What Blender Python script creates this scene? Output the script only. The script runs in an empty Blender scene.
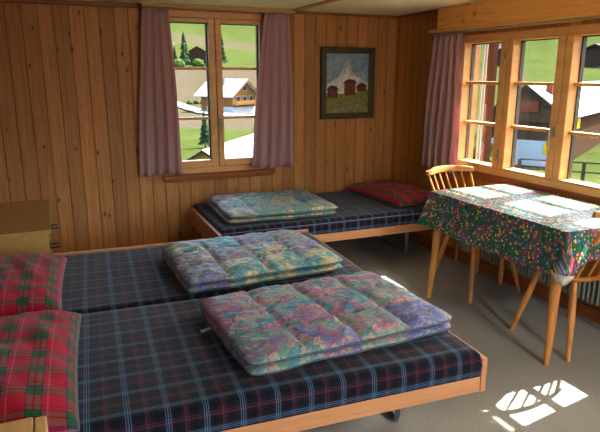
import bpy, bmesh, math, random
from mathutils import Vector, Matrix, noise
random.seed(7)
R = math.radians; PI = math.pi
scn = bpy.context.scene
COL = scn.collection

# ------------------------------------------------------------------ helpers
def tag(o, label=None, cat=None, group=None, kind=None):
    if label: o['label'] = label
    if cat: o['category'] = cat
    if group: o['group'] = group
    if kind: o['kind'] = kind
    return o

def empty(name, loc=(0, 0, 0), rz=0.0, **k):
    o = bpy.data.objects.new(name, None); COL.objects.link(o)
    o.location = loc; o.rotation_euler = (0, 0, rz)
    o.empty_display_size = 0.1
    return tag(o, **k)

def obj(name, bm, mats, parent=None, smooth=False, bevel=0, loc=None, rz=None, angle=40, **k):
    bmesh.ops.recalc_face_normals(bm, faces=bm.faces)
    me = bpy.data.meshes.new(name); bm.to_mesh(me); bm.free()
    for m in (mats if isinstance(mats, (list, tuple)) else [mats]): me.materials.append(m)
    o = bpy.data.objects.new(name, me); COL.objects.link(o)
    if parent: o.parent = parent
    if loc: o.location = loc
    if rz is not None: o.rotation_euler = (0, 0, rz)
    if smooth:
        for p in me.polygons: p.use_smooth = True
        try: me.set_sharp_from_angle(angle=R(angle))
        except Exception: pass
    if bevel:
        b = o.modifiers.new('bevel', 'BEVEL'); b.width = bevel; b.segments = 2; b.limit_method = 'ANGLE'
    return tag(o, **k)

def box(bm, x0, x1, y0, y1, z0, z1, mi=0, M=None):
    vs = [bm.verts.new((x, y, z)) for x in (x0, x1) for y in (y0, y1) for z in (z0, z1)]
    if M is not None:
        for v in vs: v.co = M @ v.co
    for f in ((0, 1, 3, 2), (4, 6, 7, 5), (0, 4, 5, 1), (2, 3, 7, 6), (0, 2, 6, 4), (1, 5, 7, 3)):
        fc = bm.faces.new([vs[i] for i in f]); fc.material_index = mi
    return vs

def BX(*a, **k):
    bm = bmesh.new(); box(bm, *a, **k); return bm

def tube(bm, pts, rad, n=10, cap=True, mi=0, sx=1.0, sy=1.0):
    pts = [Vector(p) for p in pts]
    if not isinstance(rad, (list, tuple)): rad = [rad] * len(pts)
    rings = []
    for i, p in enumerate(pts):
        d = (pts[min(i + 1, len(pts) - 1)] - pts[max(i - 1, 0)]).normalized()
        up = Vector((0, 0, 1)) if abs(d.z) < .9 else Vector((0, 1, 0))
        a = d.cross(up).normalized(); b = d.cross(a).normalized()
        rings.append([bm.verts.new(p + (a * math.cos(t) * sx + b * math.sin(t) * sy) * rad[i])
                      for t in [2 * PI * k / n for k in range(n)]])
    for r0, r1 in zip(rings, rings[1:]):
        for k in range(n):
            f = bm.faces.new((r0[k], r0[(k + 1) % n], r1[(k + 1) % n], r1[k])); f.material_index = mi
    if cap:
        bm.faces.new(rings[0]).material_index = mi; bm.faces.new(rings[-1][::-1]).material_index = mi
    return bm

def TB(*a, **k): return tube(bmesh.new(), *a, **k)

def prism(bm, poly, t, mi=0):
    """poly: 3D points of one flat face, t: extrusion vector"""
    a = [bm.verts.new(p) for p in poly]; b = [bm.verts.new(Vector(p) + Vector(t)) for p in poly]
    bm.faces.new(a).material_index = mi; bm.faces.new(b[::-1]).material_index = mi
    n = len(a)
    for i in range(n):
        bm.faces.new((a[i], a[(i + 1) % n], b[(i + 1) % n], b[i])).material_index = mi

def grid_uv(bm, pts, uvs, closed_v=False, mi=0):
    """pts[i][j], uvs[i][j]"""
    uvl = bm.loops.layers.uv.verify()
    vs = [[bm.verts.new(p) for p in row] for row in pts]
    for i in range(len(vs) - 1):
        for j in range(len(vs[0]) - 1):
            q = ((i, j), (i + 1, j), (i + 1, j + 1), (i, j + 1))
            try: f = bm.faces.new([vs[a][b] for a, b in q])
            except ValueError: continue
            f.material_index = mi; f.smooth = True
            for l, (a, b) in zip(f.loops, q): l[uvl].uv = uvs[a][b]
    return vs

def lin(r, g, b):
    f = lambda c: (c / 255 / 12.92) if c / 255 <= .04045 else ((c / 255 + .055) / 1.055) ** 2.4
    return (f(r), f(g), f(b), 1)

# ------------------------------------------------------------------ node helpers
class NT:
    def __init__(s, name):
        s.m = bpy.data.materials.new(name); s.m.use_nodes = True
        s.t = s.m.node_tree; s.n = s.t.nodes; s.l = s.t.links
        s.b = s.n['Principled BSDF']; s.out = s.n['Material Output']
    def new(s, typ, **k):
        nd = s.n.new(typ)
        for a, v in k.items(): setattr(nd, a, v)
        return nd
    def put(s, sock, v):
        if isinstance(v, bpy.types.NodeSocket): s.l.new(v, sock)
        elif v is not None: sock.default_value = v
    def math(s, op, a, b=None, c=None, clamp=False):
        nd = s.new('ShaderNodeMath', operation=op, use_clamp=clamp)
        s.put(nd.inputs[0], a)
        if b is not None: s.put(nd.inputs[1], b)
        if c is not None: s.put(nd.inputs[2], c)
        return nd.outputs[0]
    def mix(s, f, a, b, mode='MIX'):
        nd = s.new('ShaderNodeMix', data_type='RGBA', blend_type=mode)
        s.put(nd.inputs[0], f); s.put(nd.inputs[6], a); s.put(nd.inputs[7], b)
        return nd.outputs[2]
    def ramp(s, f, stops, interp='LINEAR'):
        nd = s.new('ShaderNodeValToRGB'); cr = nd.color_ramp; cr.interpolation = interp
        while len(cr.elements) < len(stops): cr.elements.new(.5)
        for e, (p, c) in zip(cr.elements, stops):
            e.position = p; e.color = c if not isinstance(c, (int, float)) else (c, c, c, 1)
        s.put(nd.inputs[0], f); return nd.outputs[0]
    def noise(s, vec, scale, detail=2, rough=.5, dist=0, out=0):
        nd = s.new('ShaderNodeTexNoise'); s.put(nd.inputs['Vector'], vec)
        nd.inputs['Scale'].default_value = scale; nd.inputs['Detail'].default_value = detail
        nd.inputs['Roughness'].default_value = rough; nd.inputs['Distortion'].default_value = dist
        return nd.outputs[out]
    def vor(s, vec, scale, feature='F1', out='Distance', rnd=1):
        nd = s.new('ShaderNodeTexVoronoi', feature=feature); s.put(nd.inputs['Vector'], vec)
        nd.inputs['Scale'].default_value = scale; nd.inputs['Randomness'].default_value = rnd
        return nd.outputs[out]
    def coord(s, kind='Object'):
        return s.new('ShaderNodeTexCoord').outputs[kind]
    def sep(s, v):
        nd = s.new('ShaderNodeSeparateXYZ'); s.put(nd.inputs[0], v); return nd.outputs
    def comb(s, x, y, z=0.0):
        nd = s.new('ShaderNodeCombineXYZ'); s.put(nd.inputs[0], x); s.put(nd.inputs[1], y); s.put(nd.inputs[2], z)
        return nd.outputs[0]
    def bump(s, h, strength=.3, dist=.01):
        nd = s.new('ShaderNodeBump'); nd.inputs['Strength'].default_value = strength
        nd.inputs['Distance'].default_value = dist; s.put(nd.inputs['Height'], h)
        s.l.new(nd.outputs[0], s.b.inputs['Normal'])
    def fin(s, color, rough=.6, spec=.3, metal=0):
        s.put(s.b.inputs['Base Color'], color); s.put(s.b.inputs['Roughness'], rough)
        s.b.inputs['Specular IOR Level'].default_value = spec; s.b.inputs['Metallic'].default_value = metal
        return s.m

def plain(name, col, rough=.6, spec=.3, metal=0, var=.12, scale=14):
    t = NT(name); n = t.noise(t.coord(), scale, 3)
    c = t.mix(1.0, col, t.ramp(n, [(0.25, 1 - var), (0.75, 1 + 0.0)]), 'MULTIPLY')
    return t.fin(c, rough, spec, metal)

def outside(name, col, var=.2, scale=2):
    t = NT(name); n = t.noise(t.coord(), scale, 4, .6)
    c = t.mix(1.0, col, t.ramp(n, [(0.3, 1 - var), (0.7, 1 + var * .4)]), 'MULTIPLY')
    d = t.new('ShaderNodeBsdfDiffuse'); t.put(d.inputs[0], c); t.l.new(d.outputs[0], t.out.inputs[0])
    return t.m

def planks(name, axis, c1, c2, knot, w=.105, rough=.5, seam=True, flip=False):
    """vertical (or lengthwise) knotty pine boards; axis = coordinate across the boards"""
    t = NT(name); s = t.sep(t.coord())
    others = [i for i in range(3) if i != axis]
    u = s[axis]; v = s[2] if axis != 2 else s[1]
    if flip: u, v = s[2], s[axis]
    q = t.math('DIVIDE', u, w); idx = t.math('FLOOR', q); fr = t.math('FRACT', q)
    wn = t.new('ShaderNodeTexWhiteNoise', noise_dimensions='1D'); t.put(wn.inputs['W'], idx)
    rnd = wn.outputs['Value']
    vv = t.math('ADD', v, t.math('MULTIPLY', rnd, 37.0))
    g = t.noise(t.comb(t.math('MULTIPLY', u, 26.0), t.math('MULTIPLY', vv, 1.1), rnd), 1.6, 4, .6, 1.6)
    col = t.mix(t.ramp(g, [(.3, 0), (.72, 1)]), c1, c2)
    tone = t.ramp(rnd, [(0, .80), (.5, .98), (1, 1.18)])
    col = t.mix(1.0, col, tone, 'MULTIPLY')
    # knots: one voronoi cell set per board, stretched a little along the board
    kv = t.comb(t.math('ADD', t.math('MULTIPLY', fr, .75), t.math('MULTIPLY', idx, 3.7)), t.math('MULTIPLY', vv, 3.2), 0.0)
    kd = t.vor(kv, 1.7)
    kn = t.ramp(kd, [(.04, .9), (.085, .6), (.12, 0)])
    wn2 = t.noise(kv, .8, 1); gate = t.ramp(wn2, [(.36, 0), (.42, 1)])
    kn = t.math('MULTIPLY', kn, gate)
    halo = t.math('MULTIPLY', t.ramp(kd, [(.1, .45), (.3, 0)]), gate)
    col = t.mix(halo, col, c2); col = t.mix(kn, col, knot)
    if seam:
        e = t.math('MINIMUM', fr, t.math('SUBTRACT', 1.0, fr))
        sm = t.ramp(e, [(.0, 1), (.035, .75), (.075, 0)])
        col = t.mix(t.math('MULTIPLY', sm, .42), col, (knot[0] * .6, knot[1] * .6, knot[2] * .6, 1))
        t.bump(t.math('SUBTRACT', t.math('MULTIPLY', g, .08), sm), .6, .006)
    return t.fin(col, rough, .35)

def grain(name, c1, c2, rough=.45, stretch=(3, 40, 40), spec=.35):
    t = NT(name); s = t.sep(t.coord())
    v = t.comb(*[t.math('MULTIPLY', s[i], float(stretch[i])) for i in range(3)])
    g = t.noise(v, 1.0, 4, .6, .8)
    return t.fin(t.mix(t.ramp(g, [(.3, 0), (.7, 1)]), c1, c2), rough, spec)

def stripes(t, u, k, base, bands):
    """bands: list of (start,end,colour) over one repeat"""
    st = [(0.0, base)]
    for a, b, c in bands: st += [(a, c), (b, base)]
    return t.ramp(t.math('FRACT', t.math('MULTIPLY', u, k)), st, 'CONSTANT')

def tartan(name, ku, kv, base, bu, bv, wr=0.0, rough=.85):
    t = NT(name); s = t.sep(t.coord('UV'))
    a = stripes(t, s[0], ku, base, bu); b = stripes(t, s[1], kv, base, bv)
    col = t.mix(.5, a, b)
    n = t.noise(t.coord('UV'), 190, 2)
    col = t.mix(1.0, col, t.ramp(n, [(.2, .72), (.8, 1.2)]), 'MULTIPLY')
    t.bump(t.noise(t.coord('UV'), 9, 3), .25, .02)
    t.b.inputs['Sheen Weight'].default_value = .1
    return t.fin(col, rough, .15)

# ------------------------------------------------------------------ materials
KN = lin(52, 22, 8)
M = {}
M['wall_x'] = planks('pine_boards_back', 0, lin(186, 132, 74), lin(152, 98, 48), KN)
M['wall_y'] = planks('pine_boards_side', 1, lin(184, 130, 70), lin(150, 96, 46), KN)
M['pine_beam'] = planks('pine_beam', 1, lin(222, 170, 98), lin(196, 140, 72), KN, w=.31, seam=False, flip=True)
M['frame'] = grain('window_pine', lin(214, 166, 108), lin(196, 144, 86), .4, (6, 6, 14))
M['sill'] = grain('sill_wood', lin(150, 86, 40), lin(120, 64, 28), .35, (4, 4, 40))
M['trim'] = grain('dark_trim', lin(150, 92, 40), lin(110, 62, 26), .5, (4, 4, 40))
M['batten'] = grain('ceiling_batten_wood', lin(196, 160, 90), lin(168, 128, 66), .5, (4, 4, 40))
M['bed'] = grain('beech_bed', lin(206, 150, 104), lin(184, 126, 80), .4, (3, 30, 60))
M['chair'] = grain('beech_chair', lin(208, 146, 78), lin(176, 112, 50), .35, (26, 26, 5))
M['seat'] = grain('chair_seat', lin(190, 120, 62), lin(150, 86, 38), .35, (26, 5, 26))
M['cabinet'] = grain('oak_cabinet', lin(182, 148, 88), lin(168, 134, 76), .5, (30, 4, 30))
M['stand'] = grain('pale_stand', lin(214, 178, 122), lin(192, 154, 98), .5, (30, 4, 30))
M['black'] = plain('black_metal', lin(22, 22, 24), .4, .5)
M['steel'] = plain('grey_steel', lin(120, 126, 126), .4, .5, .6)
M['rad'] = plain('radiator_enamel', lin(150, 156, 142), .45, .4)
M['hw'] = plain('brushed_steel', lin(170, 168, 160), .35, .5, .8)
M['ceiling'] = plain('ceiling_board', lin(238, 238, 212), .9, .1, var=.04, scale=3)
M['plaster'] = plain('plaster', lin(200, 190, 165), .9, .1)
M['rubber'] = plain('gasket', lin(48, 46, 42), .6, .3)

def m_floor():
    t = NT('speckled_carpet'); c = t.coord()
    a = t.noise(c, 230, 2, .7); b = t.noise(c, 2.2, 3)
    col = t.mix(t.ramp(a, [(.36, 0), (.64, 1)]), lin(108, 108, 102), lin(176, 176, 166))
    col = t.mix(1.0, col, t.ramp(b, [(.3, .88), (.7, 1.05)]), 'MULTIPLY')
    t.bump(a, .35, .004)
    return t.fin(col, .75, .3)
M['floor'] = m_floor()

def m_curtain():
    t = NT('mauve_curtain'); c = t.coord(); s = t.sep(c)
    n = t.noise(t.comb(t.math('MULTIPLY', s[0], 240.), t.math('MULTIPLY', s[1], 240.), t.math('MULTIPLY', s[2], 60.)), 1, 2)
    col = t.mix(n, lin(172, 138, 144), lin(200, 168, 172))
    t.put(t.b.inputs['Base Color'], col); t.b.inputs['Roughness'].default_value = .9
    t.b.inputs['Specular IOR Level'].default_value = .1
    tr = t.new('ShaderNodeBsdfTranslucent'); t.put(tr.inputs[0], lin(204, 140, 140))
    mx = t.new('ShaderNodeMixShader'); mx.inputs[0].default_value = .3
    t.l.new(t.b.outputs[0], mx.inputs[1]); t.l.new(tr.outputs[0], mx.inputs[2]); t.l.new(mx.outputs[0], t.out.inputs[0])
    return t.m
M['curtain'] = m_curtain()

NAVY = lin(15, 20, 40); LB = lin(84, 122, 154); RD = lin(104, 40, 50); DK = lin(7, 8, 16)
M['blue_tartan'] = tartan('navy_tartan', 8.2, 8.2, NAVY,
    [(.06, .085, LB), (.12, .15, LB), (.185, .21, LB), (.28, .48, DK), (.56, .60, RD), (.64, .66, RD), (.78, .92, DK)],
    [(.06, .085, LB), (.12, .15, LB), (.185, .21, LB), (.28, .48, DK), (.56, .60, RD), (.64, .66, RD), (.78, .92, DK)])
RED = lin(164, 22, 48); GRN = lin(16, 92, 56); NV = lin(34, 34, 84); PK = lin(188, 96, 130); DR = lin(84, 12, 30)
bd = [(.26, .31, NV), (.31, .44, GRN), (.44, .50, DR), (.50, .63, GRN), (.63, .68, NV), (.80, .83, PK)]
M['red_tartan'] = tartan('red_tartan', 8.4, 8.4, RED, bd, [(a, b, DR if c is PK else c) for a, b, c in bd])
M['piping'] = plain('pale_piping', lin(96, 120, 140), .8, .1)
M['quilt_piping'] = plain('teal_piping', lin(66, 100, 116), .8, .1)
M['tagcloth'] = plain('tag_cloth', lin(208, 190, 176), .9, .1)

def m_duvet(name, seed, a, b, c, d, e):
    t = NT(name); uv = t.coord('UV')
    mp = t.new('ShaderNodeMapping'); mp.inputs['Location'].default_value = (seed * 3.1, seed * 1.7, seed)
    t.put(mp.inputs['Vector'], uv); p = mp.outputs[0]
    s = t.sep(uv)
    ix = t.math('FLOOR', t.math('MULTIPLY', s[0], 4.0)); iy = t.math('FLOOR', t.math('MULTIPLY', s[1], 3.0))
    wn = t.new('ShaderNodeTexWhiteNoise', noise_dimensions='3D'); t.put(wn.inputs['Vector'], t.comb(ix, iy, float(seed)))
    f = t.noise(p, 4.6, 3, .55, 1.8)
    f2 = t.math('ADD', f, t.math('MULTIPLY', t.math('SUBTRACT', wn.outputs['Value'], .5), .5))
    col = t.ramp(f2, [(.26, a), (.34, c), (.42, b), (.48, a), (.55, d), (.62, c), (.70, e)], 'LINEAR')
    # leafy line work over the patches
    w = t.noise(p, 9, 3, .6, 2.2)
    ln = t.ramp(t.math('ABSOLUTE', t.math('SUBTRACT', w, .5)), [(.0, 1), (.035, 0)])
    col = t.mix(t.math('MULTIPLY', ln, .55), col, lin(72, 92, 134))
    w3 = t.noise(p, 8, 3, .6, 2.6); lf = t.ramp(t.math('ABSOLUTE', t.math('SUBTRACT', w3, .42)), [(.0, 1), (.05, 0)])
    col = t.mix(t.math('MULTIPLY', lf, .5), col, lin(206, 180, 128))
    w2 = t.noise(p, 17, 3, .6, 1.8)
    sp = t.ramp(w2, [(.6, 0), (.66, 1)])
    col = t.mix(t.math('MULTIPLY', sp, .4), col, lin(196, 174, 132))
    t.bump(t.noise(p, 9, 3, .55, 1.6), .55, .03)
    return t.fin(col, .55, .3)
TE = lin(48, 130, 144); MV = lin(150, 86, 124); CR = lin(204, 176, 128); SG = lin(112, 146, 120); PW = lin(90, 100, 150); RS = lin(154, 118, 118)
M['duvet1'] = m_duvet('patchwork_cotton_teal', 1, TE, RS, MV, SG, PW)
M['duvet2'] = m_duvet('patchwork_cotton_sage', 5, TE, CR, SG, MV, PW)
M['duvet3'] = m_duvet('patchwork_cotton_grey', 9, SG, CR, TE, RS, PW)

def m_cloth():
    t = NT('flowered_oilcloth'); uv = t.coord('UV')
    base = t.mix(t.ramp(t.noise(uv, 16, 3, .6, 1.), [(.4, 0), (.6, 1)]), lin(16, 92, 58), lin(50, 88, 100))
    base = t.mix(t.ramp(t.noise(uv, 11, 2, .5, .6, 0), [(.55, 0), (.6, .8)]), base, lin(120, 66, 92))
    for sc, off, st in ((42., 0., [(.0, lin(206, 58, 44)), (.3, lin(226, 186, 50)), (.52, lin(150, 112, 170)), (.68, lin(30, 120, 60)), (.84, lin(232, 128, 60))]),
                        (66., 5., [(.0, lin(226, 196, 70)), (.3, lin(196, 70, 90)), (.5, lin(60, 140, 84)), (.72, lin(120, 130, 180)), (.88, lin(220, 210, 190))])):
        mp = t.new('ShaderNodeMapping'); mp.inputs['Location'].default_value = (off, off * .7, 0); t.put(mp.inputs['Vector'], uv)
        vd = t.new('ShaderNodeTexVoronoi'); t.put(vd.inputs['Vector'], mp.outputs[0]); vd.inputs['Scale'].default_value = sc
        cc = t.sep(vd.outputs['Color'])
        c = t.ramp(cc[0], st, 'CONSTANT')
        r = t.ramp(vd.outputs['Distance'], [(.26, 1), (.40, 0)])
        g = t.ramp(cc[1], [(.22, 0), (.24, 1)], 'LINEAR')
        base = t.mix(t.math('MULTIPLY', r, g), base, c)
    m = t.fin(base, .5, .1)
    t.b.inputs['Coat Weight'].default_value = .0; t.b.inputs['Coat Roughness'].default_value = .4
    return m
M['oilcloth'] = m_cloth()
M['cloth_back'] = plain('cloth_backing', lin(206, 200, 190), .8, .2)

def m_glass():
    t = NT('window_glass')
    tr = t.new('ShaderNodeBsdfTransparent'); tr.inputs[0].default_value = (.93, .95, .94, 1)
    gl = t.new('ShaderNodeBsdfGlossy'); gl.inputs['Roughness'].default_value = .02
    fr = t.new('ShaderNodeFresnel'); fr.inputs[0].default_value = 1.25
    mx = t.new('ShaderNodeMixShader'); t.l.new(fr.outputs[0], mx.inputs[0])
    t.l.new(tr.outputs[0], mx.inputs[1]); t.l.new(gl.outputs[0], mx.inputs[2]); t.l.new(mx.outputs[0], t.out.inputs[0])
    return t.m
M['glass'] = m_glass()

# ------------------------------------------------------------------ room shell
XL, XR, YS, YN, ZC = -1.0, 3.03, -1.7, 4.68, 2.03
T = .24
W1 = (.84, 1.78, .72, 1.995)     # back window hole x0 x1 z0 z1
W2 = (1.62, 3.80, .79, 1.80)    # side window hole y0 y1 z0 z1
obj('floor', BX(XL - T, XR + T, YS - T, YN + T, -.1, 0), M['floor'], kind='structure')
obj('ceiling', BX(XL - T, XR + T, YS - T, YN + T, ZC, ZC + .12), M['ceiling'], kind='structure')
bm = bmesh.new()
box(bm, XL - T, W1[0], YN, YN + T, 0, ZC); box(bm, W1[1], XR + T, YN, YN + T, 0, ZC)
box(bm, W1[0], W1[1], YN, YN + T, 0, W1[2]); box(bm, W1[0], W1[1], YN, YN + T, W1[3], ZC)
obj('wall_back', bm, M['wall_x'], kind='structure')
bm = bmesh.new()
box(bm, XR, XR + T, YS, W2[0], 0, ZC); box(bm, XR, XR + T, W2[1], YN, 0, ZC)
box(bm, XR, XR + T, W2[0], W2[1], 0, W2[2]); box(bm, XR, XR + T, W2[0], W2[1], W2[3], ZC)
obj('wall_right', bm, M['wall_y'], kind='structure')
obj('wall_left', BX(XL - T, XL, YS, YN, 0, ZC), M['wall_y'], kind='structure')
# unseen wall behind the photographer; its wide window is added for fill light
W3 = (-.7, 2.7, .55, 1.92)
bm = bmesh.new()
box(bm, XL - T, W3[0], YS - T, YS, 0, ZC); box(bm, W3[1], XR + T, YS - T, YS, 0, ZC)
box(bm, W3[0], W3[1], YS - T, YS, 0, W3[2]); box(bm, W3[0], W3[1], YS - T, YS, W3[3], ZC)
obj('wall_front', bm, M['wall_x'], kind='structure')

# skirting and corner / ceiling mouldings
obj('baseboard_right', BX(XR - .02, XR, YS, YN, 0, .09), M['sill'], bevel=.004, kind='structure')
obj('baseboard_back', BX(XL, XR - .02, YN - .018, YN, 0, .08), M['sill'], bevel=.004, kind='structure')
obj('trim_1', BX(XL, W1[0] - .1, YN - .03, YN, ZC - .035, ZC), M['trim'], bevel=.005, kind='structure')
obj('trim_2', BX(1.98, XR, YN - .022, YN, ZC - .022, ZC), M['trim'], bevel=.004, kind='structure')
obj('trim_3', BX(XR - .022, XR, 4.0, YN - .022, ZC - .022, ZC), M['trim'], bevel=.004, kind='structure')
bm = bmesh.new()
box(bm, .72, 1.97, YN - .12, YN, 2.002, ZC); box(bm, .70, 1.985, YN - .135, YN, ZC - .012, ZC)
obj('trim_4', bm, M['batten'], bevel=.004, kind='structure')
obj('trim_5', BX(1.93, 1.985, YS, YN - .136, ZC - .014, ZC), M['batten'], bevel=.003, kind='structure')
# pelmet beam over the side window
bm = bmesh.new()
box(bm, XR - .06, XR, YS, 3.99, 1.862, ZC); box(bm, XR - .085, XR, YS, 4.07, 1.836, 1.862)
obj('trim_6', bm, M['pine_beam'], bevel=.004, kind='structure')

# ------------------------------------------------------------------ windows
def window(name, org, ax, hole, leaves, gz0, gz1, bars, depth, handle_between, hinges, sash=.048):
    """hole=(a0,a1,z0,z1) along axis ax ('x' or 'y'); leaves = list of (glass a0, glass a1)"""
    root = empty(name, org, kind='structure')
    def P(bm, a0, a1, d0, d1, z0, z1):
        if ax == 'x': box(bm, a0 - org[0], a1 - org[0], d0 - 0, d1 - 0, z0 - org[2], z1 - org[2])
        else: box(bm, d0, d1, a0 - org[1], a1 - org[1], z0 - org[2], z1 - org[2])
    # d = 0 at the wall face, positive outwards
    a0, a1, z0, z1 = hole; fw = .05
    bm = bmesh.new()
    P(bm, a0, a0 + fw, -.004, .12, z0, z1); P(bm, a1 - fw, a1, -.004, .12, z0, z1)
    P(bm, a0 + fw, a1 - fw, -.004, .12, z1 - fw, z1); P(bm, a0 + fw, a1 - fw, -.004, .12, z0, z0 + fw)
    obj('window_frame', bm, M['frame'], root, bevel=.004)
    gd = depth
    for i, (g0, g1) in enumerate(leaves):
        bm = bmesh.new()
        L = a0 + fw + .001 if i == 0 else (leaves[i - 1][1] + g0) / 2 + .003
        Rr = a1 - fw - .001 if i == len(leaves) - 1 else (leaves[i + 1][0] + g1) / 2 - .003
        zb, zt = z0 + fw + .001, z1 - fw - .001
        P(bm, L, g0, -.005, gd + .03, zb, zt); P(bm, g1, Rr, -.005, gd + .03, zb, zt)
        P(bm, g0, g1, -.005, gd + .03, zb, gz0); P(bm, g0, g1, -.005, gd + .03, gz1, zt)
        s = obj('sash', bm, M['frame'], root, bevel=.005)
        for bz in bars:
            b = bmesh.new(); P(b, g0, g1, gd - .028, gd + .02, bz - .011, bz + .011)
            obj('glazing_bar', b, M['frame'], s, bevel=.003)
        b = bmesh.new(); P(b, g0 - .004, g1 + .004, gd, gd + .004, gz0 - .004, gz1 + .004)
        obj('pane', b, M['glass'], s)
        b = bmesh.new(); gw = .010
        P(b, g0, g0 + gw, gd + .005, gd + .034, gz0, gz1); P(b, g1 - gw, g1, gd + .005, gd + .034, gz0, gz1)
        P(b, g0 + gw, g1 - gw, gd + .005, gd + .034, gz1 - gw * .6, gz1)
        obj('gasket', b, M['rubber'], s)
    for i in handle_between:
        m = (leaves[i][1] + leaves[i + 1][0]) / 2; zc = 1.14
        b = bmesh.new()
        pt = (lambda a, d, z: (a - org[0], d, z - org[2])) if ax == 'x' else (lambda a, d, z: (d, a - org[1], z - org[2]))
        P(b, m + .006, m + .026, -.012, -.0055, zc - .035, zc + .035)
        tube(b, [pt(m + .016, -.022, zc + .01), pt(m + .016, -.05, zc + .01)], .007, 8)
        tube(b, [pt(m + .016, -.05, zc + .016), pt(m + .014, -.054, zc - .04), pt(m + .012, -.05, zc - .11)], [.010, .009, .007], 8)
        obj('handle', b, M['hw'], root, smooth=True)
    for i, j in hinges:
        m = (leaves[i][1] + leaves[i + 1][0]) / 2
        for zc in (gz0 + .10, gz1 - .09):
            b = bmesh.new()
            pt = (lambda a, d, z: (a - org[0], d, z - org[2])) if ax == 'x' else (lambda a, d, z: (d, a - org[1], z - org[2]))
            tube(b, [pt(m, -.012, zc - .035), pt(m, -.012, zc + .035)], .0065, 8)
            obj('hinge', b, M['steel'], root, smooth=True)
    return root

w1 = window('window_1', (1.31, YN, .70), 'x', (.84, 1.78, .70, 1.995), [(.935, 1.249), (1.357, 1.686)], .806, 1.91, (1.155, 1.555), .035, [0], [])
bm = bmesh.new()
box(bm, .82 - 1.31, 1.80 - 1.31, -.055, -.005, -.035, .0)
box(bm, .835 - 1.31, 1.785 - 1.31, -.04, -.001, -.055, -.035)
obj('window_sill', bm, M['sill'], w1, bevel=.005)
w2 = window('window_2', (XR, 2.73, .79), 'y', (1.62, 3.80, .775, 1.80), [(1.785, 2.170), (2.290, 2.676), (2.797, 3.184), (3.305, 3.698)], .838, 1.738, (1.14, 1.445), .062, [1], [(2, 3), (0, 1)])
bm = bmesh.new(); box(bm, -.012, -.001, 1.60 - 2.73, 3.82 - 2.73, -.075, -.016)
obj('window_sill', bm, M['sill'], w2, bevel=.004)
w3 = window('added_fill_window', (1.0, YS - .13, .55), 'x', (-.7, 2.7, .55, 1.92), [(-.61, .10), (.21, .95), (1.05, 1.79), (1.90, 2.61)], .64, 1.83, (1.25,), .05, [], [])  # out of view, added so extra sky light reaches the beds

# ------------------------------------------------------------------ fill lamp, unseen, added behind the photographer to brighten the room
t = NT('fill_lamp_glow'); e = t.new('ShaderNodeEmission'); e.inputs[0].default_value = (1, .9, .78, 1); e.inputs[1].default_value = 95
t.l.new(e.outputs[0], t.out.inputs[0]); M['opal'] = t.m
lamp = empty('added_fill_lamp', (1.9, -.75, ZC), label='unseen round fill lamp added on the ceiling to brighten the room', cat='lamp')
bm = bmesh.new(); tube(bm, [(0, 0, 0), (0, 0, -.03)], .13, 24); obj('fill_lamp_base', bm, M['hw'], lamp, smooth=True)
bm = bmesh.new(); bmesh.ops.create_uvsphere(bm, u_segments=24, v_segments=12, radius=.17)
for v in bm.verts: v.co.z = v.co.z * .5 - .085
obj('fill_lamp_shade', bm, M['opal'], lamp, smooth=True, angle=180)

# ------------------------------------------------------------------ curtains
def curtain_mesh(top, bot, n, amp, z0, z1, seed, axis):
    """top/bot: (a0,a1) extent along the wall at top and bottom; folds swell towards the hem"""
    bm = bmesh.new(); NU, NV = 96, 26; rnd = random.Random(seed)
    ph = [rnd.uniform(-.5, .5) for _ in range(n + 1)]; am = [rnd.uniform(.6, 1.25) for _ in range(n + 1)]
    rows = []; uvs = []
    for j in range(NV + 1):
        v = j / NV; z = z1 + (z0 - z1) * v
        a0 = top[0] + (bot[0] - top[0]) * v ** .8; a1 = top[1] + (bot[1] - top[1]) * v ** .8
        r = []; ur = []
        for i in range(NU + 1):
            u = i / NU; k = u * n; ki = min(int(k), n - 1); f = k - ki
            A = amp * (am[ki] * (1 - f) + am[ki + 1] * f) * (.45 + .65 * v)
            w = math.sin(2 * PI * k + ph[ki] * (1 - f) + ph[ki + 1] * f + .5 * math.sin(3 * v + ki))
            d = A * (w + .25 * math.sin(4 * PI * k + 1 + 2 * v)) * (1 if v > .04 else .7)
            a = a0 + (a1 - a0) * (u + .012 * math.sin(7 * v + 5 * u))
            zz = z + (.008 * math.sin(9 * u + seed) * v)
            r.append((a, d, zz) if axis == 'x' else (d, a, zz)); ur.append((u, v))
        rows.append(r); uvs.append(ur)
    grid_uv(bm, rows, uvs)
    return bm
def curtain(loc, axis, top, bot, n, z0, z1, seed, label, rod=None):
    o = obj('curtain', curtain_mesh(top, bot, n, .018, z0, z1, seed, axis), M['curtain'], smooth=True, angle=180)
    o.location = loc
    s = o.modifiers.new('solid', 'SOLIDIFY'); s.thickness = .003
    return tag(o, label, 'curtain', None)
curtain((.80, 4.60, 0), 'x', (-.07, .125), (-.17, .175), 4, .722, 1.998, 3, 'mauve curtain hanging left of the window in the back wall')
curtain((1.76, 4.60, 0), 'x', (-.05, .16), (-.19, .20), 4, .722, 1.998, 8, 'mauve curtain hanging right of the back window, beside the framed painting')
curtain((2.96, 3.84, 0), 'y', (-.19, .17), (-.22, .26), 5, .735, 1.815, 5, 'mauve curtain gathered at the corner end of the long side window')
# rails
obj('curtain_rail', TB([(.73, 4.60, 2.004), (1.95, 4.60, 2.004)], .0055, 8), M['hw'], smooth=True, label='thin metal curtain rail above the window in the back wall', cat='curtain rail')
obj('curtain_rail', TB([(2.958, -1.2, 1.826), (2.958, 4.03, 1.826)], .008, 8), M['hw'], smooth=True, label='metal curtain rail under the pine pelmet of the side window', cat='curtain rail')

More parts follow.
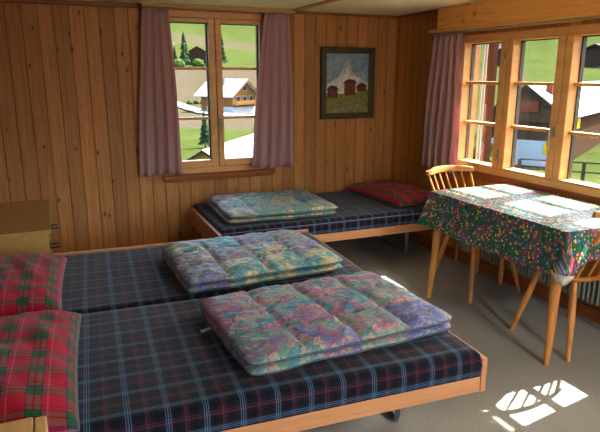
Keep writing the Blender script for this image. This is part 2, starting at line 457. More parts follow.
# ------------------------------------------------------------------ painting
pic = empty('framed_painting', (2.52, YN, 1.43), label='dark framed painting of a snowy peak and wooden huts on the back wall', cat='painting')
bm = bmesh.new(); W, H, F = .272, .314, .052
for (x0, x1, z0, z1) in ((-W, W, H - F, H), (-W, W, -H, -H + F), (-W, -W + F, -H + F, H - F), (W - F, W, -H + F, H - F)):
    box(bm, x0, x1, -.034, -.002, z0, z1)
for (x0, x1, z0, z1) in ((-W, W, H - .014, H), (-W, W, -H, -H + .014), (-W, -W + .014, -H + .014, H - .014), (W - .014, W, -H + .014, H - .014)):
    box(bm, x0, x1, -.044, -.034, z0, z1)
M['pframe'] = plain('frame_dark', lin(74, 62, 44), .4, .4, var=.3, scale=40)
obj('picture_frame', bm, M['pframe'], pic, bevel=.004)
def oil(name, c1, c2, sc=30):
    t = NT(name); n = t.noise(t.coord(), sc, 4, .65, 1.)
    return t.fin(t.mix(t.ramp(n, [(.35, 0), (.65, 1)]), c1, c2), .55, .25)
pm = [oil('oil_sky', lin(96, 132, 162), lin(140, 168, 186), 9), oil('oil_rock', lin(150, 138, 140), lin(190, 184, 186), 26),
      oil('oil_snow', lin(226, 226, 226), lin(164, 176, 192), 22), oil('oil_meadow', lin(88, 104, 52), lin(146, 138, 78), 34),
      oil('oil_hut', lin(122, 72, 48), lin(70, 42, 32), 60), oil('oil_stone', lin(150, 150, 138), lin(98, 102, 84), 40),
      oil('oil_roof', lin(52, 38, 36), lin(86, 64, 56), 50)]
bm = bmesh.new(); w, h = W - F, H - F
def lay(poly, d, mi):
    prism(bm, [(x, -d, z) for x, z in poly], (0, .0012, 0), mi)
lay([(-w, -h), (w, -h), (w, h), (-w, h)], .006, 0)
lay([(-w, -.02), (-.14, .03), (-.10, .045), (-.06, .10), (-.035, .15), (-.012, .205), (.006, .215), (.022, .19), (.05, .11), (.09, .06), (.13, .045), (w, .0), (w, -.08), (-w, -.08)], .0075, 2)
lay([(-.012, .205), (.006, .215), (.022, .19), (.05, .11), (.075, .075), (.03, .06), (.02, .12), (.0, .14), (-.02, .10), (-.05, .07), (-.035, .15)], .009, 1)
lay([(-.16, -.02), (-.10, .02), (-.06, -.01), (0, .01), (.0, -.09), (-.16, -.09)], .009, 2)
lay([(-w, -h), (w, -h), (w, -.05), (.10, -.075), (.02, -.10), (-.08, -.09), (-w, -.11)], .0105, 3)
for cx, cz, s in ((-.12, -.235, .03), (-.02, -.225, .035), (.08, -.20, .04), (.15, -.225, .03), (.03, -.17, .025), (.12, -.15, .022), (-.08, -.19, .02)):
    lay([(cx + s * math.cos(a) * 1.6, cz + s * math.sin(a) * .5) for a in [k * PI / 4 + .3 for k in range(8)]], .012, 5)
for x0, x1, z0, z1 in ((-.03, .085, -.105, .005), (.10, .195, -.07, -.03), (-.20, -.10, -.125, -.05)):
    lay([(x0, z0), (x1, z0), (x1, z1), (x0, z1)], .012, 4)
    lay([(x0 - .015, z1 - .005), (x1 + .015, z1 - .005), (x1 - .01, z1 + .025), ((x0 + x1) / 2 - .01, z1 + .035), (x0 + .01, z1 + .02)], .0135, 6)
obj('painted_canvas', bm, pm, pic)

# ------------------------------------------------------------------ beds
def mattress_bm(x0, x1, y0, y1, z0, z1, u0=0, v0=0):
    """rounded mattress with unrolled cloth coordinates"""
    bm = bmesh.new(); uvl = bm.loops.layers.uv.verify()
    r = .028; nx, ny = 40, 22
    H = z1 - z0
    def prof(a0, a1, n):
        s = [(a0, -H), (a0, -H * .5), (a0, -r)] + [(a0 + r - r * math.cos(q), -r + r * math.sin(q)) for q in (PI / 6, PI / 3, PI / 2)]
        m = [(a0 + r + (a1 - a0 - 2 * r) * k / n, 0) for k in range(1, n)]
        e = [(a1 - r + r * math.sin(q), -r + r * math.cos(q)) for q in (0, PI / 6, PI / 3, PI / 2)] + [(a1, -H * .5), (a1, -H)]
        return s + m + e
    px, py = prof(x0, x1, nx), prof(y0, y1, ny)
    def arc(p):
        a = [0]
        for k in range(1, len(p)): a.append(a[-1] + math.dist(p[k], p[k - 1]))
        return a
    ax, ay = arc(px), arc(py)
    pts, uvs = [], []
    for i, (x, dx) in enumerate(px):
        rp, ru = [], []
        for j, (y, dy) in enumerate(py):
            d = min(dx, dy)
            zz = z1 + d
            if dx == 0 and dy == 0:
                zz += .003 * noise.noise(Vector((x * 3, y * 3, 1))) 
            # belly on the sides
            bx = .006 * math.sin(PI * min(1, -d / H)) if d < -r else 0
            rp.append((x + (bx if i > len(px) / 2 else -bx) * (dx < -r), y + (bx if j > len(py) / 2 else -bx) * (dy < -r), zz))
            ru.append((ax[i] + u0, ay[j] + v0))
        pts.append(rp); uvs.append(ru)
    # corner: where both dx,dy are deep, collapse is fine (vertical edge)
    vs = grid_uv(bm, pts, uvs)
    bmesh.ops.remove_doubles(bm, verts=bm.verts, dist=.0004)
    return bm

def mattress_object(parent, x0, x1, y0, y1, z0, z1, u0, v0, name='mattress'):
    return obj(name, mattress_bm(x0, x1, y0, y1, z0, z1, u0, v0), M['blue_tartan'], parent, smooth=True, angle=75)

def bed(name, loc, rz, L, Wd, foot_at, label, zt=.462, far_rail=False, near_rail=True, u0=0, group=None, legx=(.24,)):
    """local x from head(-)/foot(+); foot_at=+1 puts the foot board at x=0 and the bed at x<0, -1 the reverse"""
    r = empty(name, loc, rz, label=label, cat='bed', group=group)
    s = foot_at
    X = lambda a: -s * a     # distance from the foot board
    def bb(a0, a1, y0, y1, z0, z1, nm, mat='bed', par=r):
        return obj(nm, BX(min(X(a0), X(a1)), max(X(a0), X(a1)), y0, y1, z0, z1), M[mat], par, bevel=.003)
    bb(0, .025, 0, Wd, .285, .43, 'footboard')
    bb(L - .025, L, 0, Wd, .285, .43, 'headboard')
    bb(.0255, L - .0255, .003, .025, .287, .352, 'side_rail')
    bb(.0255, L - .0255, Wd - .025, Wd - (-.0 if not far_rail else 0), .287, .352 if not far_rail else .464, 'side_rail')
    bm = bmesh.new(); box(bm, min(X(.026), X(L - .026)), max(X(.026), X(L - .026)), .027, Wd - .027, .325, .35)
    obj('slatted_base', bm, M['bed'], r)
    for a in (legx[0], L - legx[0]):
        bm = bmesh.new()
        y0, y1 = Wd * .32, Wd * .80
        tube(bm, [(X(a), y0, .325), (X(a), y0, .04), (X(a), y0 + .01, .018), (X(a), y0 + .04, .0115), (X(a), y1 - .04, .0115), (X(a), y1 - .01, .018), (X(a), y1, .04), (X(a), y1, .325)], .0165, 4)
        obj('leg_frame', bm, M['steel'], r)
    mt = mattress_object(r, min(X(.03), X(L - .03)), max(X(.03), X(L - .03)), .004, Wd - (.006 if not far_rail else .03), .353, zt, u0, 0)
    if foot_at > 0: return r
    bm = bmesh.new(); x0, x1 = sorted((X(.027), X(L - .027))); e = Wd - (.003 if not far_rail else .028)
    tube(bm, [(x0, .001, zt - .028), (x1, .001, zt - .028)], .0035, 6)
    obj('piping', bm, M['piping'], mt)
    return r
BR = R(-3.6)
c0 = Vector((1.484, 1.552, 0)); yv = Vector((-math.sin(BR), math.cos(BR), 0))
bed('bed', c0, BR, 2.03, .945, 1, 'nearest bed with navy tartan mattress and beech foot end at the open floor', legx=(.21,))
bed('bed', c0 + yv * .95, BR, 2.03, .97, 1, 'middle bed with navy tartan mattress, pushed against the nearest bed', far_rail=True, u0=.37, legx=(.21,))
bed('bed', (1.0, 3.675, 0), R(-1.2), 1.945, .95, -1, 'single bed with navy tartan mattress along the back wall under the painting', u0=.2, legx=(.21,))

# ------------------------------------------------------------------ pillows
def pillow(loc, rz, L, Wd, Hh, seed, label, tilt=0.0, rx=0.0):
    bm = bmesh.new(); uvl = bm.loops.layers.uv.verify(); NX, NY = 56, 40
    def P(u, v, side):
        a = 2 * u - 1; b = 2 * v - 1
        pin = 1 - .05 * (1 - abs(a) ** 2) * abs(b) ** 6 - 0
        x = a * L / 2 * (1 - .05 * (1 - b * b) * abs(a) ** 4); y = b * Wd / 2 * (1 - .05 * (1 - a * a) * abs(b) ** 4)
        e = max(0, (1 - abs(a) ** 2.6)) * max(0, (1 - abs(b) ** 2.6))
        h = Hh * e ** .42
        wr = noise.noise(Vector((x * 7, y * 7, seed))) * .016 + noise.noise(Vector((x * 16 + y * 5, y * 9, seed + 4))) * .011
        # gathered radial creases near the hem
        h2 = h * .78 + wr * min(1, e * 4)
        return Vector((x, y, .012 + (h2 if side else -0.0) )) if side else Vector((x, y, .012 - .012 * min(1, e * 3)))
    for side in (1, 0):
        pts = [[P(i / NX, j / NY, side) for j in range(NY + 1)] for i in range(NX + 1)]
        uvs = [[(i / NX * L * 1.04 + seed * .13, j / NY * Wd * 1.04 + seed * .31) for j in range(NY + 1)] for i in range(NX + 1)]
        grid_uv(bm, pts, uvs)
    bmesh.ops.remove_doubles(bm, verts=bm.verts, dist=.0008)
    r = empty('pillow', loc, rz, label=label, cat='pillow'); r.rotation_euler = (rx, tilt, rz)
    ob = obj('pillowcase', bm, M['red_tartan'], r, smooth=True, angle=120)
    bm = bmesh.new(); pp = []
    n = 40
    per = [(k / n, 0) for k in range(n)] + [(1, k / n) for k in range(n)] + [(1 - k / n, 1) for k in range(n)] + [(0, 1 - k / n) for k in range(n + 1)]
    for u, v in per: pp.append(P(u, v, 0) + Vector((0, 0, 0)))
    tube(bm, pp, .003, 6, cap=False)
    obj('piping', bm, M['piping'], r, smooth=True)
    return r
pillow((-.225, 2.085, .466), R(-3.6), .50, .90, .135, 2, 'red and green tartan pillow at the head of the nearest bed, by the bedside stand')
pillow((-.25, 2.985, .466), R(-3.6), .50, .84, .14, 5, 'red and green tartan pillow at the head of the middle bed, by the low chest')
pillow((2.735, 4.165, .466), R(3), .50, .84, .115, 9, 'red tartan pillow in the room corner on the single bed')

# ------------------------------------------------------------------ folded duvets
def duvet(loc, rz, L, Wd, nx, ny, layers, mat, seed, label, care=None, skew=0.0):
    """stack of puffed quilt layers; L along x, Wd along y"""
    bm = bmesh.new(); NX, NY = nx * 14, ny * 14
    tk = .047
    offs = []
    def XY(u, v, li, ox, oy):
        a, b = 2 * u - 1, 2 * v - 1
        x = a * L / 2 * (1 - .03 * abs(b) ** 14) + ox + .012 * noise.noise(Vector((v * 4, li, seed))) + skew * b
        y = b * Wd / 2 * (1 - .035 * abs(a) ** 18) + oy + .014 * noise.noise(Vector((u * 5, li + 3, seed)))
        return x, y
    for li in range(layers):
        rnd = random.Random(seed * 10 + li)
        ox, oy = (0, 0) if li == layers - 1 else (rnd.uniform(-.018, .012), rnd.uniform(-.004, .01))
        base = li * tk * .82; offs.append((ox, oy))
        top = li == layers - 1
        def P(i, j, side):
            u, v = i / NX, j / NY
            a, b = 2 * u - 1, 2 * v - 1
            e = (max(0, 1 - abs(a) ** 16) * max(0, 1 - abs(b) ** 12)) ** .5
            q = (abs(math.sin(PI * u * nx)) * abs(math.sin(PI * v * ny))) ** .26
            x, y = XY(u, v, li, ox, oy)
            wr = noise.noise(Vector((x * 11, y * 22, seed + li))) * .011 + noise.noise(Vector((x * 26, y * 34, seed))) * .006
            ctr = base + tk / 2
            big = .008 * noise.noise(Vector((x * 3, y * 3, seed * 2)))
            if side: z = ctr + tk * .5 * e * ((.30 + .85 * q) if top else .8) + (wr * e if top else 0) + big * e * top
            else: z = ctr - tk * .5 * e
            return (x, y, z)
        for side in (1, 0):
            pts = [[P(i, j, side) for j in range(NY + 1)] for i in range(NX + 1)]
            uvs = [[(i / NX * nx / 4 + (0 if top else .13 * li), j / NY * ny / 3 + (0 if side else .21)) for j in range(NY + 1)] for i in range(NX + 1)]
            grid_uv(bm, pts, uvs)
    bmesh.ops.remove_doubles(bm, verts=bm.verts, dist=.0006)
    # folded edge joining the layers (towards -y)
    r = empty('folded_duvet', loc, rz, label=label, cat='duvet')
    obj('quilted_cover', bm, mat, r, smooth=True, angle=150)
    bm = bmesh.new(); hz = tk * .5
    for li in range(layers):
        zc = hz + li * tk * .82
        tube(bm, [(*XY(k / 40, 0, li, *offs[li]), zc) for k in range(41)], .0024, 5)
        tube(bm, [(*XY(0, k / 30, li, *offs[li]), zc) for k in range(31)], .0024, 5)
    obj('piping', bm, M['quilt_piping'], r, smooth=True)
    if care:
        bm = bmesh.new(); x, y = care
        prism(bm, [(x, y, .010), (x - .05, y - .012, .004), (x - .052, y + .012, .004), (x - .002, y + .018, .010)], (0, 0, .002))
        obj('care_tag', bm, M['tagcloth'], r)
    return r
duvet((.995, 2.03, .468), R(2.0), .91, .66, 4, 3, 2, M['duvet1'], 3, 'folded patchwork duvet in teal, mauve and rose on the nearest bed', care=(-.445, .13))
duvet((.965, 2.905, .468), R(1.5), .87, .70, 4, 3, 2, M['duvet2'], 5, 'folded patchwork duvet in sage and cream on the middle bed', skew=.01)
duvet((1.545, 4.085, .468), R(-3), .86, .74, 4, 3, 2, M['duvet3'], 8, 'folded patchwork duvet on the single bed below the back window')

# ------------------------------------------------------------------ bedside furniture at the left
cb = empty('low_chest', (-.44, 4.17, 0), label='low oak chest standing against the back wall at the head of the beds', cat='chest')
obj('body', BX(-.375, .375, -.46, .46, .05, .555), M['cabinet'], cb, bevel=.004)
obj('top', BX(-.385, .392, -.475, .475, .5555, .58), M['cabinet'], cb, bevel=.004)
obj('plinth', BX(-.35, .35, -.44, .44, 0, .0495), M['cabinet'], cb)
for y in (-.40, .10):
    bm = bmesh.new(); box(bm, .376, .432, y, y + .012, .44, .45); box(bm, .376, .43, y, y + .012, .465, .475); box(bm, .3755, .38, y - .004, y + .016, .43, .485)
    obj('bracket', bm, M['black'], cb, label='small black metal bracket')
ns = empty('bedside_stand', (-.33, 1.32, 0), label='pale wooden bedside stand at the near head of the beds', cat='bedside stand')
obj('body', BX(-.235, .215, -.22, .255, .06, .555), M['stand'], ns, bevel=.003)
obj('top', BX(-.24, .212, -.23, .262, .5555, .578), M['stand'], ns, bevel=.003)
obj('side_panel', BX(.2165, .246, -.225, .26, 0, .575), M['stand'], ns, bevel=.003)
obj('plinth', BX(-.22, .20, -.2, .24, 0, .0595), M['stand'], ns)

# ------------------------------------------------------------------ table
TX0, TX1, TY0, TY1 = 2.305, 2.985, 1.945, 3.075
tb = empty('table', (2.645, 2.51, 0), label='rectangular wooden table with tapered round legs under the side window', cat='table')
hx, hy = (TX1 - TX0) / 2, (TY1 - TY0) / 2
obj('tabletop', BX(-hx + .004, hx - .004, -hy + .004, hy - .004, .718, .742), M['chair'], tb, bevel=.004)
bm = bmesh.new()
for a in ((-hx + .05, hx - .05, -hy + .05, -hy + .07), (-hx + .05, hx - .05, hy - .07, hy - .05), (-hx + .05, -hx + .07, -hy + .07, hy - .07), (hx - .07, hx - .05, -hy + .07, hy - .07)):
    box(bm, *a, .63, .7175)
obj('apron', bm, M['chair'], tb)
for sx in (-1, 1):
    for sy in (-1, 1):
        x, y = (-hx + .045 if sx < 0 else hx - .042), sy * (hy - .075)
        ex = 1 if sx < 0 else .1
        obj('leg', TB([(x, y, .717), (x + sx * .012 * ex, y + sy * .01, .45), (x + sx * .04 * ex, y + sy * .03, 0)], [.030, .028, .0155], 14), M['chair'], tb, smooth=True)

# tablecloth
bm = bmesh.new()
def rr(t_):
    """rounded-rectangle perimeter, t in 0..1 from the -x-y corner going +x; returns point, outward normal, corner factor, arc length"""
    pass
per = []
rc = .014
cor = [(TX1 - rc, TY0 + rc, -PI / 2), (TX1 - rc, TY1 - rc, 0), (TX0 + rc, TY1 - rc, PI / 2), (TX0 + rc, TY0 + rc, PI)]
def side(p0, p1, nrm, n):
    for k in range(n):
        f = (k + .5) / n
        per.append((p0[0] + (p1[0] - p0[0]) * f, p0[1] + (p1[1] - p0[1]) * f, nrm, 0, f))
def corner(cx, cy, a0):
    for k in range(9):
        a = a0 + PI / 2 * k / 8
        per.append((cx + rc * math.cos(a), cy + rc * math.sin(a), (math.cos(a), math.sin(a)), math.sin(PI * k / 8), 0))
side((TX0 + rc, TY0), (TX1 - rc, TY0), (0, -1), 34); corner(*cor[0])
side((TX1, TY0 + rc), (TX1, TY1 - rc), (1, 0), 56); corner(*cor[1])
side((TX1 - rc, TY1), (TX0 + rc, TY1), (0, 1), 34); corner(*cor[2])
side((TX0, TY1 - rc), (TX0, TY0 + rc), (-1, 0), 56); corner(*cor[3])
zt = .7455
sarc = [0]
for k in range(1, len(per)): sarc.append(sarc[-1] + math.dist(per[k][:2], per[k - 1][:2]) + (.02 if per[k][3] else 0))
def drop(x, y, nrm, cf):
    if nrm[0] > .6: return .10                       # wall side
    d = .165
    if nrm[1] > .6: d = .225
    if nrm[0] < -.5: d = .236 + .014 * math.sin(3.1 * (y - TY0))
    dc = (min(abs(x - TX0), 1) ** 2 + (y - TY0) ** 2) ** .5
    k = max(0, 1 - dc / .13)
    return d + (.190 - d) * k * k * (3 - 2 * k)
NV = 12
rows, uvs = [], []
for k, (x, y, nrm, cf, f) in enumerate(per + per[:1]):
    r_, u_ = [], []
    D = drop(x, y, nrm, cf)
    for j in range(NV + 1):
        v = j / NV
        wave = .006 * math.sin(sarc[k % len(per)] * 17 + 1.2) + .004 * math.sin(sarc[k % len(per)] * 41)
        out = .002 + (.020 * v + wave * v + (.062 * cf * v if nrm[0] < .3 else .01 * cf * v))
        if nrm[0] > .6: out = .002 + .006 * v
        dc = ((x - TX0) ** 2 + (y - TY0) ** 2) ** .5
        out += .035 * v * v * max(0, 1 - dc / .15) 
        z = zt - D * v
        if j == 0: out = .0
        r_.append((x + nrm[0] * out, y + nrm[1] * out, z))
        if abs(nrm[1]) > abs(nrm[0]): u_.append((x + (sarc[k % len(per)] * 0), y + nrm[1] * D * v))
        else: u_.append((x + nrm[0] * D * v, y))
    rows.append(r_); uvs.append(u_)
grid_uv(bm, rows, uvs)
uvl = bm.loops.layers.uv.verify()
# top sheet: concentric ring then fill
NXg, NYg = 12, 20
tv = [bm.verts.new((x, y, zt)) for (x, y, *_) in per]
f = bm.faces.new(tv)
for l in f.loops: l[uvl].uv = (l.vert.co.x, l.vert.co.y)
bmesh.ops.remove_doubles(bm, verts=bm.verts, dist=.0005)
cloth = obj('tablecloth', bm, [M['oilcloth'], M['cloth_back']], smooth=True, angle=60, label='green flowered oilcloth draped over the table by the side window', cat='tablecloth')
s = cloth.modifiers.new('solid', 'SOLIDIFY'); s.thickness = .0022; s.offset = 1; s.material_offset = 1; s.use_rim = True; s.material_offset_rim = 1
# turned-up corner of the cloth, pale backing outwards
bm = bmesh.new(); rows = []; uvs = []
for i in range(13):
    a = PI * .80 + (PI * .95) * i / 12
    r_, u_ = [], []
    for j in range(7):
        v = j / 6
        rad = .060 + .012 * math.sin(PI * v) - .022 * v
        z = .575 - .104 * v * (1 - .35 * abs(i - 6) / 6)
        cx, cy = TX0 + .012, TY0 + .012
        r_.append((cx + rad * math.cos(a), cy + rad * math.sin(a) * .95, z)); u_.append((i / 12, v))
    rows.append(r_); uvs.append(u_)
grid_uv(bm, rows, uvs)
o = obj('turned_corner', bm, M['cloth_back'], cloth, smooth=True, angle=180, label='pale underside of the cloth at the near corner')
s = o.modifiers.new('solid', 'SOLIDIFY'); s.thickness = .003

# ------------------------------------------------------------------ chairs
def chair(loc, rz, label, rail_w=.235, lean=.13, ns_=7, ztop=.83, fan=.9):
    """front = +y; origin on the floor under the seat centre"""
    r = empty('spindle_chair', loc, rz, label=label, cat='chair')
    # seat: shaped plank
    out = []
    n = 48
    for k in range(n):
        a = 2 * PI * k / n
        ex = .62
        x = .212 * math.copysign(abs(math.cos(a)) ** ex, math.cos(a)); y = .20 * math.copysign(abs(math.sin(a)) ** ex, math.sin(a))
        x *= 1 + .03 * (y / .2)                  # wider at the front
        y -= .012 * math.cos(2 * a) 
        out.append((x, y))
    bm = bmesh.new()
    rings = []
    for s_, z in ((.90, .420), (.98, .428), (1.0, .438), (.985, .448), (.95, .452), (.80, .445), (.5, .440), (.2, .439)):
        rings.append([bm.verts.new((x * s_, y * s_, z)) for x, y in out])
    for a, b in zip(rings, rings[1:]):
        for k in range(n): bm.faces.new((a[k], a[(k + 1) % n], b[(k + 1) % n], b[k]))
    bm.faces.new(rings[0]); bm.faces.new(rings[-1])
    obj('seat', bm, M['seat'], r, smooth=True, angle=60)
    for sx in (-1, 1):
        for sy in (-1, 1):
            x, y = sx * .145, sy * .12
            obj('leg', TB([(x, y, .425), (x + sx * .042, y + sy * .045, .22), (x + sx * .088, y + sy * .092, 0)], [.0145, .0185, .0115], 12), M['chair'], r, smooth=True)
    # curved top rail
    bm = bmesh.new(); N = 22
    def rp(u):     # u -1..1
        return Vector((u * rail_w, -.185 - lean - .02 + .065 * (u * u), ztop - .012 * u * u))
    pts = [rp(-1 + 2 * k / N) for k in range(N + 1)]
    prev = None
    for k, p in enumerate(pts):
        t_ = (pts[min(k + 1, N)] - pts[max(k - 1, 0)]).normalized(); nn = Vector((-t_.y, t_.x, 0)).normalized()
        hh = .021 * (1 - .25 * abs(2 * k / N - 1) ** 4); w_ = .011
        ring = [bm.verts.new(p + nn * w_ * a + Vector((0, -.004 * b, hh * b))) for a, b in ((-1, -1), (1, -1), (1.15, 0), (1, 1), (-1, 1), (-1.15, 0))]
        if prev:
            for q in range(6): bm.faces.new((prev[q], prev[(q + 1) % 6], ring[(q + 1) % 6], ring[q]))
        else: bm.faces.new(ring)
        prev = ring
    bm.faces.new(prev[::-1])
    obj('top_rail', bm, M['chair'], r, bevel=.003)
    for k in range(ns_):
        u = (-1 + 2 * k / (ns_ - 1)) 
        top = rp(u * fan) + Vector((0, 0, -.018)); bot = Vector((u * .165, -.168 + .025 * u * u, .445))
        mid = bot.lerp(top, .45)
        rad = [.0095, .011, .0075] if abs(u) > .95 else [.0065, .0078, .0055]
        obj('spindle', TB([bot, mid, top], rad, 8), M['chair'], r, smooth=True)
    return r
chair((2.722, 3.055, 0), R(183.5), 'beech spindle-back chair behind the far end of the table, sunlit top rail', rail_w=.222, lean=.17, ztop=.822)
chair((2.682, 2.178, 0), R(-1), 'beech spindle-back chair cut by the right edge of the photo, near end of the table', rail_w=.275, lean=.15, ns_=6, ztop=.85, fan=.74)

# ------------------------------------------------------------------ radiator
rd = empty('radiator', (3.0, 2.62, 0), label='low finned pale radiator on the wall beneath the side window', cat='radiator')
y0, y1 = -1.25, .95
obj('back_panel', BX(.012, .029, y0, y1, .13, .56), M['rad'], rd)
n = 64
bm = bmesh.new()
for k in range(n):
    y = y0 + (y1 - y0) * (k + .5) / n
    box(bm, -.026, .0115, y - .0055, y + .0055, .125, .565)
obj('fins', bm, M['rad'], rd, bevel=.003)
bm = bmesh.new(); tube(bm, [(.0, y0 - .002, .15), (.0, y1 + .03, .15), (.0, y1 + .03, .0)], .009, 8); obj('pipe', bm, M['rad'], rd, smooth=True)

# ------------------------------------------------------------------ outdoors
def interp(tab, r):
    for (a, x), (b, y) in zip(tab, tab[1:]):
        if r <= b:
            f = (r - a) / (b - a); f = f * f * (3 - 2 * f) * .4 + f * .6
            return x + (y - x) * f
    return tab[-1][1]
TB_ = [(0, -3), (20, -3.9), (40, -4.7), (80, -6.3), (130, -7.9), (150, -7.7), (170, -5), (260, 5.5), (400, 27), (600, 62), (950, 140)]
TR_ = [(0, -2.3), (15, -2.5), (25, -3.1), (40, -4.25), (60, -3.6), (120, 3.1), (250, 23), (400, 50), (950, 160)]
def ground(x, y):
    r = math.hypot(x, y); az = math.degrees(math.atan2(x, y))
    w = min(1, max(0, (az - 24) / 12)); w = w * w * (3 - 2 * w)
    z = interp(TB_, r) * (1 - w) + interp(TR_, r) * w
    z += noise.noise(Vector((x * .012, y * .012, 0))) * min(6, max(0, (r - 60) * .02))
    return z
bm = bmesh.new(); cl = bm.loops.layers.float_color.new('Ground')
rad = [5.5 + 1.5 * k for k in range(12)]
while rad[-1] < 940: rad.append(rad[-1] * 1.045)
azs = [-70 + .9 * k for k in range(int(215 / .9) + 1)]
G1 = (.018, .026, .0062); G2 = (.030, .036, .0105); TN = (.039, .030, .021); TN2 = (.031, .026, .015)
def gcol(x, y):
    r = math.hypot(x, y); az = math.degrees(math.atan2(x, y))
    n1 = noise.noise(Vector((x * .02, y * .02, 3))); n2 = noise.noise(Vector((x * .12, y * .12, 9)))
    f = .5 + .5 * n2
    g = [a * (1 - f) + b * f for a, b in zip(G1, G2)]; tn = [a * (1 - f) + b * f for a, b in zip(TN, TN2)]
    if az < 30:
        m = 1 if 84 + 12 * n1 < r < 235 + 25 * n1 else 0
        if 325 + 40 * n1 < r < 430 + 90 * n1 + (az - 12) * -8: m = .8
    else:
        m = .9 if 92 + 10 * n1 < r < 112 + 14 * n1 and az < 45 else 0
        if 330 < r < 420 + 200 * n1 and az < 50: m = .7
    return [a * (1 - m) + b * m for a, b in zip(g, tn)]
gv = []; gc = []
for r in rad:
    rv, rcx = [], []
    for a in azs:
        x, y = r * math.sin(R(a)), r * math.cos(R(a))
        rv.append(bm.verts.new((x, y, ground(x, y)))); rcx.append(gcol(x, y))
    gv.append(rv); gc.append(rcx)
for i in range(len(rad) - 1):
    for j in range(len(azs) - 1):
        q = ((i, j), (i, j + 1), (i + 1, j + 1), (i + 1, j))
        f = bm.faces.new([gv[a][b] for a, b in q]); f.smooth = True
        for l, (a, b) in zip(f.loops, q): l[cl] = (*gc[a][b], 1)
t = NT('alpine_meadow'); at = t.new('ShaderNodeVertexColor'); at.layer_name = 'Ground'
c = t.coord(); col = t.mix(1.0, at.outputs[0], t.ramp(t.noise(c, .9, 5, .7), [(.3, .7), (.7, 1.3)]), 'MULTIPLY')
d = t.new('ShaderNodeBsdfDiffuse'); t.put(d.inputs[0], col); t.l.new(d.outputs[0], t.out.inputs[0]); M['meadow'] = t.m
obj('floor_hillside', bm, M['meadow'], kind='structure')

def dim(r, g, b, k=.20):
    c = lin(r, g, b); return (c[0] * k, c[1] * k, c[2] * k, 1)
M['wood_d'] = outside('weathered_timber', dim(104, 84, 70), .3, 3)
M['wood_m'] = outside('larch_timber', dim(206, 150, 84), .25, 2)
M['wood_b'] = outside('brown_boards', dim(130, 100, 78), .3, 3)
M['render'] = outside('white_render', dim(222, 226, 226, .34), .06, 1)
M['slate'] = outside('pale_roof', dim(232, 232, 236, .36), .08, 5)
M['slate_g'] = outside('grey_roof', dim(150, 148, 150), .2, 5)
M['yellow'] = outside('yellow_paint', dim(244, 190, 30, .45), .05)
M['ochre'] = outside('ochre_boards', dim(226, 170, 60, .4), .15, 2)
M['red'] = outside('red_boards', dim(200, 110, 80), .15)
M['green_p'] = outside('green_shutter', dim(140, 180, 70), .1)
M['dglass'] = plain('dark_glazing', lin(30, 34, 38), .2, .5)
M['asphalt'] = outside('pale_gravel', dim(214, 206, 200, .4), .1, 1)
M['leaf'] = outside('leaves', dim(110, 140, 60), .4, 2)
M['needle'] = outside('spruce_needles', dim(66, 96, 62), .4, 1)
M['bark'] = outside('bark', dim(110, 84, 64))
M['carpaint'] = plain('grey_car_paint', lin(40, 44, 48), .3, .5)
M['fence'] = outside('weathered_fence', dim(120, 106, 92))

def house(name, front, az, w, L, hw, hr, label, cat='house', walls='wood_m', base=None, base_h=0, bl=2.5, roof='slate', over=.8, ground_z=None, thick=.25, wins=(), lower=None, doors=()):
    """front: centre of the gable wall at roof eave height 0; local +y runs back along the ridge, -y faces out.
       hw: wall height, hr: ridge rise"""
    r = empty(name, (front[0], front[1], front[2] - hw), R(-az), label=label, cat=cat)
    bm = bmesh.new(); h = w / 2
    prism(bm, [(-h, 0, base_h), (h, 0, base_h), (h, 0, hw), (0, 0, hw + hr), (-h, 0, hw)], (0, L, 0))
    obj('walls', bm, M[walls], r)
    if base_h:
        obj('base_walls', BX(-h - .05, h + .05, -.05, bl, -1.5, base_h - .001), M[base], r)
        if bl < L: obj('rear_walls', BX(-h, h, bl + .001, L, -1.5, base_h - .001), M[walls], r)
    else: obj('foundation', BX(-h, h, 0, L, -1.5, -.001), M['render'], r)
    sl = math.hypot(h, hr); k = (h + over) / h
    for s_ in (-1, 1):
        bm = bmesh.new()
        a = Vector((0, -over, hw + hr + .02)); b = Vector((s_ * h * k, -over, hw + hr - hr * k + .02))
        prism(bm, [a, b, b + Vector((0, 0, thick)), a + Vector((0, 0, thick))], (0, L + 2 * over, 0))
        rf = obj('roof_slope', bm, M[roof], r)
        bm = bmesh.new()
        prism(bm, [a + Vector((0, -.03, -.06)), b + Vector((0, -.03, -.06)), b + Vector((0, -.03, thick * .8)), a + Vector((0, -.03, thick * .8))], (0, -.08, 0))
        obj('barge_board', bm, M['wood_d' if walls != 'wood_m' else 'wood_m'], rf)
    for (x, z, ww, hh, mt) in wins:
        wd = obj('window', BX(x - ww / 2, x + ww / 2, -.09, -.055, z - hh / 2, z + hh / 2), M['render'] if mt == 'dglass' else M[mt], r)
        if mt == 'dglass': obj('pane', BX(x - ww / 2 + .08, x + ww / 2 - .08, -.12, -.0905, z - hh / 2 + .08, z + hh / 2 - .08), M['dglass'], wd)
    return r

